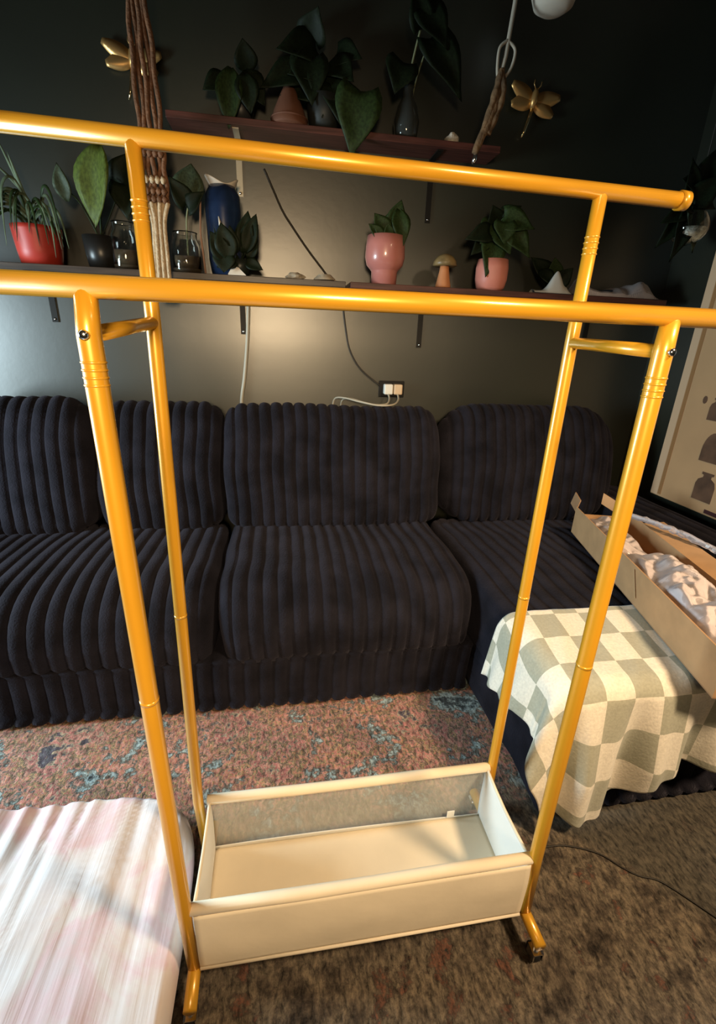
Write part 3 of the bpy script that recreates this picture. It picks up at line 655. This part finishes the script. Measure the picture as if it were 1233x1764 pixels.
pot(pl, -0.865, 1.66, [(0.05, 0), (0.058, 0.05), (0.064, 0.12)], mat('dark_pot3', (0.015, 0.014, 0.013), rough=0.35), LZ)
stem(pl, [(-0.86, 1.66, 1.63), (-0.83, 1.63, 1.80), (-0.80, 1.59, 1.915)], 0.004, LEAF_M)
leaf(pl, (-0.80, 1.585, 1.925), (-0.865, 1.55, 1.665), .135, LEAF_L, 'oval', face=(-0.25, -1, 0.1))
stem(pl, [(-0.865, 1.66, 1.63), (-0.91, 1.64, 1.74), (-0.945, 1.61, 1.78)], 0.003, LEAF_M)
leaf(pl, (-0.945, 1.61, 1.74), (-0.955, 1.57, 1.85), .06, LEAF_S, 'oval')
stem(pl, [(-0.86, 1.66, 1.63), (-0.79, 1.66, 1.76), (-0.74, 1.64, 1.84)], 0.003, LEAF_D)
leaf(pl, (-0.76, 1.65, 1.82), (-0.70, 1.60, 1.92), .12, LEAF_D)
leaf(pl, (-0.75, 1.64, 1.82), (-0.735, 1.59, 1.70), .10, LEAF_D)
def jar(name, cx, cy, r, h, label, m=GLASS):
    t = thing(name, (cx, cy, LZ), label, 'jar')
    z = LZ+0.001
    G().lathe(cx, cy, [(0.003, z), (r*0.92, z), (r, z+0.012), (r, z+h*0.72), (r*0.80, z+h*0.84), (r*0.80, z+h*0.97), (r*0.86, z+h), (r*0.77, z+h), (r*0.74, z+h*0.96), (r*0.74, z+h*0.84), (r*0.93, z+h*0.71), (r*0.93, z+0.016), (0.003, z+0.008)], 32).build('jar_body', m, t)
    G().lathe(cx, cy, [(0.003, z+0.0095), (r*0.90, z+0.0095), (r*0.90, z+h*0.4), (0.003, z+h*0.4)], 24).build('contents', mat('murky_water', (0.10, 0.07, 0.045), rough=0.2), t)
    return t
jar('glass_jar', -0.755, 1.60, 0.050, 0.165, 'clear glass jar on the lower shelf beside the gold rack post')
j = jar('glass_jar', -0.525, 1.60, 0.056, 0.145, 'short glass jar holding a leafy cutting right of the beige tassel')
stem(j, [(-0.52, 1.60, LZ+0.03), (-0.515, 1.60, 1.70), (-0.50, 1.59, 1.76)], 0.0032)
leaf(j, (-0.505, 1.59, 1.755), (-0.485, 1.60, 1.905), .12, LEAF_S, 'oval')
leaf(j, (-0.505, 1.59, 1.76), (-0.56, 1.55, 1.84), .08, LEAF_D)
leaf(j, (-0.505, 1.59, 1.745), (-0.44, 1.55, 1.80), .07, LEAF_D)
tag(G().tube([(-0.452, 1.575, LZ), (-0.462, 1.575, 1.66), (-0.452, 1.575, 1.79)], 0.004, 8).build('wooden_stick', mat('pale_pink_stick', (0.34, 0.20, 0.14), rough=0.6)), 'thin pale wooden stick standing between the short jar and blue vase', 'stick')
bv = thing('blue_vase', (-0.372, 1.61, LZ), 'dark blue glazed vase with a wavy white rim on the lower shelf', 'vase')
G().lathe(-0.372, 1.61, [(0.003, LZ), (0.058, LZ), (0.066, LZ+0.05), (0.068, LZ+0.16), (0.070, LZ+0.23), (0.066, LZ+0.285), (0.050, LZ+0.315), (0.046, LZ+0.316), (0.058, LZ+0.28), (0.003, LZ+0.05)], 36).build('vase_body', BLUE, bv)
def rim(u, v):
    a = 2*math.pi*u; r = 0.045+0.010*v+0.008*math.sin(2*a+0.6)*v
    return (-0.372+r*math.cos(a), 1.61+r*math.sin(a), LZ+0.310+0.022*v+0.014*v*math.sin(2*a+0.9))
G().grid(rim, 40, 5, wrap_u=True).build('wavy_rim', WHITE_CER, bv, solid=0.005)
G().tube([(-0.385, 1.543, LZ+0.20), (-0.380, 1.541, LZ+0.17), (-0.376, 1.541, LZ+0.145)], [0.002, 0.0055, 0.003], 10).build('glaze_drip', WHITE_CER, bv)
pl = thing('potted_plant', (-0.33, 1.57, LZ), 'small plant with broad dark leaves in front of the blue vase', 'plant')
pot(pl, -0.315, 1.585, [(0.030, 0), (0.036, 0.03), (0.040, 0.06)], mat('dark_pot4', (0.012, 0.016, 0.012), rough=0.4), LZ)
for b, t, w in [((-0.33, 1.57, 1.60), (-0.40, 1.535, 1.70), .085), ((-0.32, 1.565, 1.585), (-0.40, 1.53, 1.545), .075), ((-0.30, 1.57, 1.60), (-0.275, 1.545, 1.745), .075), ((-0.295, 1.565, 1.57), (-0.225, 1.54, 1.545), .05), ((-0.345, 1.56, 1.585), (-0.345, 1.53, 1.685), .075), ((-0.28, 1.57, 1.58), (-0.245, 1.55, 1.66), .055), ((-0.36, 1.545, 1.56), (-0.415, 1.515, 1.66), .08), ((-0.35, 1.54, 1.57), (-0.375, 1.51, 1.69), .09), ((-0.37, 1.545, 1.60), (-0.375, 1.515, 1.525), .09), ((-0.29, 1.56, 1.60), (-0.245, 1.535, 1.735), .07)]:
    stem(pl, [(-0.315, 1.585, LZ+0.045), b], 0.0025, LEAF_D); leaf(pl, b, t, w, LEAF_D, 'oval')
sl = G().add([(-0.362, 1.552, LZ), (-0.290, 1.545, LZ), (-0.355, 1.556, LZ+0.062), (-0.362, 1.562, LZ), (-0.290, 1.555, LZ), (-0.355, 1.560, LZ+0.062)], [(0, 1, 2), (5, 4, 3), (0, 3, 4, 1), (1, 4, 5, 2), (2, 5, 3, 0)])
tag(sl.build('white_card', WHITE_CER, smooth=False), 'small pale triangular card leaning below the blue vase on the shelf', 'card')
rock('stone', (-0.09, 1.585, LZ+0.010), 0.020, STONE, 'small pale stone on the lower left shelf beside the rope coil', 'stone', 8, 1.9, 0.8)
coil = []
for k in range(90):
    a = k*0.28; coil.append((0.035+(0.045-0.00025*k)*math.cos(a), 1.60+(0.035-0.0002*k)*math.sin(a), LZ+0.005+0.0002*k))
tag(G().tube(coil, 0.005, 8).build('rope_coil', STONE), 'small coil of pale rope at the right end of the lower left shelf', 'rope')

# ------------------------------------------------------------------ things on the right lower shelf
pl = thing('potted_plant', (0.293, 1.60, LZ), 'glossy dusty pink footed pot with a small rounded-leaf plant', 'plant')
pot(pl, 0.293, 1.60, [(0.054, 0), (0.056, 0.05), (0.060, 0.056), (0.078, 0.075), (0.085, 0.105), (0.083, 0.145), (0.078, 0.185)], PINK, LZ, n=40)
for b, t, w in [((0.31, 1.59, 1.70), (0.345, 1.56, 1.83), .085), ((0.30, 1.585, 1.69), (0.24, 1.555, 1.775), .085), ((0.335, 1.58, 1.80), (0.355, 1.525, 1.665), .08), ((0.28, 1.57, 1.68), (0.215, 1.545, 1.735), .055), ((0.30, 1.57, 1.69), (0.29, 1.54, 1.735), .05), ((0.29, 1.60, 1.70), (0.30, 1.60, 1.79), .06)]:
    stem(pl, [(0.295, 1.60, 1.685), b], 0.003, LEAF_M); leaf(pl, b, t, w, LEAF_M, 'oval')
ms = thing('mushroom_ornament', (0.563, 1.60, LZ), 'wooden mushroom ornament with a brown cap on the lower right shelf', 'ornament')
G().lathe(0.563, 1.60, [(0.003, LZ), (0.033, LZ), (0.034, LZ+0.010), (0.028, LZ+0.035), (0.021, LZ+0.07), (0.019, LZ+0.095), (0.003, LZ+0.098)], 24).build('mushroom_stem', MUSH_STEM, ms)
G().lathe(0.563, 1.60, [(0.003, LZ+0.090), (0.045, LZ+0.086), (0.053, LZ+0.090), (0.050, LZ+0.106), (0.036, LZ+0.124), (0.018, LZ+0.134), (0.003, LZ+0.137)], 28).build('mushroom_cap', MUSH_CAP, ms)
pl = thing('potted_plant', (0.785, 1.60, LZ), 'rounded salmon pink pot overflowing with dark pothos leaves', 'plant')
pot(pl, 0.785, 1.60, [(0.050, 0), (0.062, 0.012), (0.070, 0.045), (0.071, 0.09), (0.066, 0.125)], PINK2, LZ, n=40)
for b, t, w, m in [((0.77, 1.58, 1.71), (0.735, 1.515, 1.575), .12, LEAF_M), ((0.74, 1.57, 1.74), (0.63, 1.53, 1.71), .085, LEAF_D), ((0.76, 1.59, 1.77), (0.70, 1.54, 1.70), .11, LEAF_M), ((0.80, 1.58, 1.80), (0.93, 1.53, 1.77), .11, LEAF_M), ((0.83, 1.58, 1.76), (0.93, 1.525, 1.66), .11, LEAF_M),
                   ((0.78, 1.61, 1.78), (0.75, 1.57, 1.84), .10, LEAF_D), ((0.81, 1.60, 1.80), (0.87, 1.57, 1.85), .09, LEAF_D), ((0.79, 1.575, 1.74), (0.83, 1.52, 1.665), .10, LEAF_M), ((0.74, 1.59, 1.72), (0.665, 1.54, 1.655), .08, LEAF_D), ((0.80, 1.56, 1.78), (0.80, 1.53, 1.70), .11, LEAF_M)]:
    stem(pl, [(0.785, 1.60, 1.63), ((b[0]+0.785)/2, 1.60, b[2]-0.03), b], 0.0028, LEAF_M); leaf(pl, b, t, w, m)
# plastic bag with a leafy cutting
def bag_fn(u, v):
    x = 1.19+0.44*u; y = 1.56+0.13*v
    env = (0.035+0.045*math.exp(-((u-0.12)/0.10)**2)+0.030*math.exp(-((u-0.78)/0.18)**2))*math.sin(math.pi*min(1, max(0, v)))**0.5
    n = noise.noise(Vector((x*16, y*14, 2)))
    return (x+0.010*n, y, LZ+0.002+max(0, env*(1.0+0.6*n)*min(1, (1-u)*9)*min(1, u*9+0.2)))
bag = thing('plastic_bag', (1.40, 1.60, LZ), 'crumpled clear plastic bag with blue print at the right end of the lower shelf', 'bag')
G().grid(bag_fn, 60, 22).build('bag_film', FILM, bag, smooth=False, solid=0.0008)
def blue_fn(u, v):
    x = 1.28+0.24*u; y = 1.575+0.08*v
    return (x, y, LZ+0.006+0.030*math.sin(math.pi*u)**0.5*math.sin(math.pi*min(1, v))**0.5)
G().grid(blue_fn, 20, 10).build('blue_lining', mat('blue_print', (0.035, 0.050, 0.085), rough=0.5), bag, solid=0.001)
def cloth_fn(u, v):
    x = 0.985+0.19*u; y = 1.56+0.055*v
    env = 0.012+0.078*math.exp(-((u-0.62)/0.20)**2)
    return (x, y, LZ+0.003+env*math.sin(math.pi*v)**0.6*(1+0.4*noise.noise(Vector((x*25, y*25, 5))))*min(1, (1-u)*7+0.05))
tag(G().grid(cloth_fn, 36, 18).build('white_cloth', mat('grey_white_cloth', (0.42, 0.40, 0.36), rough=0.8)), 'crumpled pale cloth peaked on the lower right shelf beneath a dark leaf', 'cloth')
pl = thing('leaf_cutting', (1.12, 1.66, LZ), 'dark leafy cutting lying on the lower shelf behind the pale cloth', 'plant')
for b, t, w in [((1.20, 1.67, LZ+0.05), (1.07, 1.62, LZ+0.16), .10), ((1.19, 1.66, LZ+0.06), (1.17, 1.61, LZ+0.155), .09), ((1.20, 1.66, LZ+0.04), (1.26, 1.61, LZ+0.12), .08), ((1.11, 1.64, LZ+0.11), (1.15, 1.57, LZ+0.05), .07)]:
    stem(pl, [(1.21, 1.68, LZ+0.004), b], 0.0025, LEAF_D); leaf(pl, b, t, w, LEAF_D if w != .09 else LEAF_M, 'oval')

pl.location.x -= 0.055; pl.location.y += 0.03

# ------------------------------------------------------------------ cords, outlet and plugs on the wall
pts = [(-0.21, 1.743, 1.94), (-0.176, 1.743, 1.872), (-0.14, 1.743, 1.80), (-0.105, 1.743, 1.75), (-0.03, 1.743, 1.655), (0.049, 1.743, 1.566), (0.128, 1.743, 1.47), (0.135, 1.743, 1.425), (0.15, 1.743, 1.33), (0.174, 1.743, 1.234), (0.23, 1.743, 1.15), (0.33, 1.741, 1.075)]
tag(G().tube(smooth_path(pts, 6), 0.0045, 7).build('power_cable', DARK_CORD), 'thin dark cord running diagonally down the wall to the outlet', 'cord')
pts = [(-0.296, 1.738, 1.49), (-0.298, 1.738, 1.41), (-0.306, 1.738, 1.30), (-0.314, 1.738, 1.22), (-0.330, 1.738, 1.10), (-0.348, 1.735, 0.995), (-0.35, 1.725, 0.90)]
tag(G().tube(smooth_path(pts, 6), 0.0085, 8).build('power_cable', GREY_CORD), 'thick pale grey cord hanging down the wall below the lower left shelf', 'cord')
ol = thing('wall_outlet', (0.39, WY, 1.06), 'dark double wall outlet just above the sofa back', 'outlet')
boxo('cover_plate', IRON, ol, 0.325, 0.455, WY-0.010, WY-0.001, 1.02, 1.10)
def plug(x, m, label, path):
    p = thing('plug', (x, WY-0.01, 1.06), label, 'plug')
    boxo('plug_body', m, p, x-0.022, x+0.022, WY-0.048, WY-0.0105, 1.036, 1.086, bevel=0.006)
    G().tube(smooth_path(path, 6), 0.0045, 8).build('cord', GREY_CORD, p)
plug(0.368, WHITE, 'white plug on the left side of the wall outlet', [(0.368, 1.715, 1.04), (0.362, 1.66, 1.020), (0.33, 1.58, 1.006), (0.27, 1.57, 1.004), (0.20, 1.60, 1.014), (0.14, 1.66, 1.022), (0.10, 1.715, 1.010), (0.09, 1.735, 0.95)])
plug(0.416, CREAM, 'cream plug on the right side of the wall outlet', [(0.416, 1.715, 1.04), (0.405, 1.65, 1.018), (0.36, 1.565, 1.006), (0.29, 1.555, 1.003), (0.22, 1.585, 1.012), (0.17, 1.65, 1.020), (0.14, 1.72, 1.005), (0.13, 1.737, 0.95)])

# ------------------------------------------------------------------ wall ornaments
def dragonfly(c, rot, label, sc=1.0):
    t = thing('dragonfly_ornament', c, label, 'ornament'); c = Vector(c)
    R = Matrix.Rotation(rot, 3, 'Y')
    P = lambda x, z, y=0: c + R @ Vector((x*sc, y, z*sc))
    G().tube([P(0, 0.050, -0.012), P(0, 0.035, -0.014), P(0.0, 0.01, -0.014), P(0, -0.02, -0.012)], [0.007*sc, 0.013*sc, 0.015*sc, 0.009*sc], 14).build('thorax', BRASS, t)
    G().tube([P(0, -0.02, -0.012), P(-0.004, -0.06, -0.012), P(-0.010, -0.10, -0.011), P(-0.016, -0.128, -0.010)], [0.008*sc, 0.0075*sc, 0.006*sc, 0.003*sc], 12).build('tail', BRASS_BRIGHT, t)
    for sx in (-1, 1):
        G().tube([P(sx*0.004, 0.048, -0.012), P(sx*0.016, 0.064, -0.013), P(sx*0.016, 0.078, -0.013)], 0.002*sc, 6).build('antenna', BRASS, t)
        for a, L in ((0.30, 0.118), (-0.34, 0.105)):
            d = Vector((sx*math.cos(a), 0, math.sin(a))); n = Vector((-d.z, 0, d.x)); v = []; f = []
            for i in range(10):
                u = i/9; w = 0.026*math.sin(math.pi*(0.12+0.80*u**0.9))+0.004
                for q in (-1, 0, 1):
                    p = d*L*u+n*w*q; v.append(P(p.x, p.z+0.008, -0.008-0.012*u+0.003*abs(q)))
            for i in range(9):
                k = i*3; f += [(k, k+1, k+4, k+3), (k+1, k+2, k+5, k+4)]
            G().add(v, f).build('wing', BRASS, t, solid=0.002)
dragonfly((0.935, WY-0.006, 2.265), 0.14, 'gold dragonfly ornament on the dark wall right of the upper shelf')
dragonfly((-0.685, WY-0.006, 2.235), 0.10, 'gold dragonfly ornament behind the brown macrame hanging', 0.92)

mc = thing('macrame_hanging', (-0.598, 1.50, 1.41), 'brown macrame cord hanging with a long beige tassel in front of the shelves', 'wall hanging')
for k in range(5):
    ox = (k-2)*0.017
    pts = [(-0.600+ox*0.55, 1.50+0.006*(k % 2), 2.62), (-0.600+ox*0.7, 1.50, 2.35), (-0.597+ox*1.0, 1.497+0.008*(k % 2), 2.15), (-0.596+ox*1.05, 1.50, 1.95), (-0.597+ox*1.1, 1.496+0.008*(k % 2), 1.83), (-0.598+ox*1.1, 1.50, 1.74), (-0.596+ox*0.5, 1.50, 1.70)]
    G().tube([p+Vector((0.003*math.sin(i*0.9+k*2), 0, 0)) for i, p in enumerate(smooth_path(pts, 8))], 0.0085, 8).build('cord', ROPE_BROWN, mc)
for z, m, r in ((1.885, ROPE_BROWN, .012), (1.805, ROPE_BEIGE, .011), (1.77, ROPE_BROWN, .012), (1.745, ROPE_BROWN, .012)):
    for k in range(4):
        ox = (k-1.5)*0.019
        G().tube([(-0.598+ox, 1.490, z-0.010), (-0.598+ox+0.004, 1.484, z), (-0.598+ox, 1.490, z+0.010)], [0.006, r, 0.006], 8).build('knot', m, mc)
tas = G()
for k in range(9):
    ox = (k-4)*0.0058; y = 1.495+0.007*math.sin(k*2.1)
    tas.tube(smooth_path([(-0.596+ox*1.7, y, 1.735), (-0.597+ox*0.9, y, 1.67), (-0.600+ox, y, 1.56), (-0.603+ox*1.1, y, 1.412+0.006*(k % 3))], 5), 0.0080, 7)
tas.build('tassel', ROPE_BEIGE, mc)

hg = thing('plant_hanger', (0.66, 1.49, 1.97), 'slanting brown rope hanger on a pale cord right of the upper shelf', 'plant hanger')
G().tube([(0.703, 1.49, 2.62), (0.700, 1.49, 2.44), (0.688, 1.49, 2.29), (0.676, 1.49, 2.235)], 0.008, 8).build('cord', mat('pale_cord', (0.44, 0.38, 0.30), rough=0.8), hg)
for sx in (-1, 1):
    G().tube(smooth_path([(0.688, 1.488, 2.335), (0.690+sx*0.030, 1.485, 2.31), (0.686+sx*0.028, 1.485, 2.26), (0.676+sx*0.010, 1.488, 2.22)], 6), 0.0055, 8).build('loop', MATS['pale_cord'], hg)
DRY = mat('dry_bark', (0.15, 0.085, 0.040), rough=0.85, var=0.5, var_scale=30, bump=0.6, bump_scale=60)
for k, (ex, ez, bow) in enumerate([(0.606, 1.985, -0.010), (0.625, 2.03, 0.004), (0.650, 2.05, 0.020), (0.612, 2.00, 0.0)]):
    G().tube(smooth_path([(0.677, 1.488+0.006*(k % 2), 2.25), (0.672+bow, 1.484+0.008*(k % 2), 2.18), (0.655+bow, 1.484, 2.11), (ex, 1.487, ez)], 8), [0.010+0.004*abs(math.sin(i*0.5+k)) for i in range(25)], 8).build('rope_strand', DRY, hg)
G().tube([(0.612, 1.487, 1.995), (0.607, 1.487, 1.965), (0.604, 1.487, 1.95)], [0.006, 0.010, 0.004], 10).build('bead', CHROME, hg)

wp = thing('white_pot', (0.853, 1.50, 2.44), 'round white ceramic pot hanging at the top of the dark wall', 'pot')
G().lathe(0.853, 1.50, [(0.003, 2.438), (0.045, 2.440), (0.070, 2.456), (0.083, 2.49), (0.086, 2.53), (0.078, 2.575), (0.072, 2.575), (0.080, 2.53), (0.003, 2.50)], 32).build('pot_body', WHITE_CER, wp)
for k in range(3):
    a = 2.1*k+0.4; G().tube([(0.853+0.076*math.cos(a), 1.50+0.076*math.sin(a), 2.573), (0.853, 1.50, 2.85)], 0.003, 6).build('cord', ROPE_BEIGE, wp)

# hanging plant in a clear globe near the right-hand corner
hp = thing('hanging_plant', (1.565, 1.47, 1.74), 'clear glass globe planter with dark leaves hanging by the corner', 'plant')
GX, GY, GZ = 1.605, 1.46, 1.795
prof = [(0.003, GZ-0.070)]+[(0.074*math.sin(a), GZ-0.072*math.cos(a)) for a in [0.5, 0.8, 1.1, 1.4, 1.7, 2.0, 2.3, 2.5]]+[(0.040, GZ+0.062)]+[(0.069*math.sin(a), GZ-0.067*math.cos(a)) for a in [2.4, 2.0, 1.7, 1.4, 1.1, 0.8, 0.5]]+[(0.003, GZ-0.065)]
G().lathe(GX, GY, prof, 32).build('glass_globe', GLASS, hp)
G().lathe(GX, GY, [(0.003, GZ-0.062), (0.034, GZ-0.058), (0.060, GZ-0.030), (0.064, GZ-0.005), (0.003, GZ-0.002)], 24).build('pebbles', mat('silver_pebbles', (0.80, 0.78, 0.72), rough=0.22, metal=0.7, var=0.5, var_scale=45, bump=1.0, bump_scale=70), hp)
G().tube([(GX, GY, GZ+0.055), (GX+0.003, GY, 2.20), (GX, GY, 2.70)], 0.0025, 6).build('cord', DARK_CORD, hp)
for b, t, w in [((1.56, 1.45, 1.86), (1.44, 1.41, 1.80), .09), ((1.57, 1.44, 1.87), (1.47, 1.40, 1.88), .09), ((1.58, 1.45, 1.88), (1.66, 1.40, 1.98), .11), ((1.57, 1.46, 1.90), (1.53, 1.42, 2.03), .10), ((1.59, 1.46, 1.90), (1.68, 1.42, 1.87), .09), ((1.60, 1.47, 1.95), (1.66, 1.43, 2.10), .11),
                ((1.55, 1.45, 1.84), (1.45, 1.42, 1.71), .09), ((1.56, 1.44, 1.83), (1.53, 1.41, 1.66), .09), ((1.58, 1.44, 1.85), (1.63, 1.41, 1.70), .08), ((1.58, 1.46, 1.95), (1.50, 1.42, 1.96), .09)]:
    stem(hp, [(GX, GY, GZ+0.01), (GX, GY, GZ+0.06), b], 0.0025, LEAF_D); leaf(hp, b, t, w, LEAF_D if w > .085 else LEAF_S)

# ------------------------------------------------------------------ framed print on the right-hand wall
PY0, PY1, PZ0, PZ1 = 0.72, 1.475, 0.578, 1.95
POSTER = mat('beige_print', (0.58, 0.33, 0.16), rough=0.7, var=0.06, var_scale=4)
pr = thing('wall_print', (WX, (PY0+PY1)/2, PZ0), 'beige wall print of brown jars and bottles on the right-hand wall', 'wall art')
boxo('canvas', POSTER, pr, WX-0.022, WX-0.001, PY0, PY1, PZ0, PZ1, bevel=0.004)
STRIPE = mat('brown_print_ink', (0.36, 0.17, 0.060), rough=0.7); JAR = mat('dark_jar_ink', (0.13, 0.062, 0.032), rough=0.7, var=0.35, var_scale=9)
def flat(name, pts, m, lift=0.0012):
    v = [(WX-0.0222, y, z) for y, z in pts]+[(WX-0.0222-lift, y, z) for y, z in pts]; n = len(pts)
    f = [tuple(range(n, 2*n)), tuple(reversed(range(n)))]+[(i, (i+1) % n, (i+1) % n+n, i+n) for i in range(n)]
    return G().add(v, f).build(name, m, pr, smooth=False)
flat('border_band', [(1.472, PZ0+0.005), (1.428, PZ0+0.005), (1.428, PZ1-0.01), (1.472, PZ1-0.01)], mat('pale_border_ink', (0.70, 0.45, 0.27), rough=0.7), 0.0008)
flat('border_stripe', [(1.425, PZ0+0.012), (1.405, PZ0+0.012), (1.405, PZ1-0.02), (1.425, PZ1-0.02)], STRIPE)
flat('border_stripe', [(0.79, PZ0+0.012), (0.77, PZ0+0.012), (0.77, PZ1-0.02), (0.79, PZ1-0.02)], STRIPE)
bottle = lambda cy, z, w, h: [(cy+w*q, z+h*k) for q, k in ((.5, 0), (.5, .55), (.42, .72), (.20, .82), (.20, .90), (.30, .92), (.30, 1), (-.30, 1), (-.30, .92), (-.20, .90), (-.20, .82), (-.42, .72), (-.5, .55), (-.5, 0))]
domed = lambda cy, z, w, h: [(cy+w*0.5*math.cos(a), z+h*(0.35+0.65*math.sin(a))) for a in [i*math.pi/12 for i in range(13)]]+[(cy-w*0.5, z), (cy+w*0.5, z)]
for z, kind in ((0.635, 0), (0.815, 1), (1.00, 0), (1.185, 1), (1.37, 0), (1.555, 1), (1.74, 0)):
    for k, cy in enumerate((1.175, 1.02, 0.87)):
        fn = bottle if (kind+k) % 2 == 0 else domed
        if z == 1.0 and k == 0:
            flat('printed_jar', bottle(1.235, z, 0.07, 0.10), JAR); flat('printed_jar', [(1.305+0.012*math.cos(a), 1.085+0.018*math.sin(a)) for a in [i*math.pi/5 for i in range(10)]], JAR)
        else: flat('printed_jar', fn(cy+(0.02 if z > 0.7 and z < 0.9 else 0), z, 0.105, 0.135), JAR)
flat('printed_base_line', [(1.14, 0.588), (1.14, 0.606), (0.84, 0.606), (0.84, 0.588)], mat('maroon_ink', (0.06, 0.015, 0.015), rough=0.6))
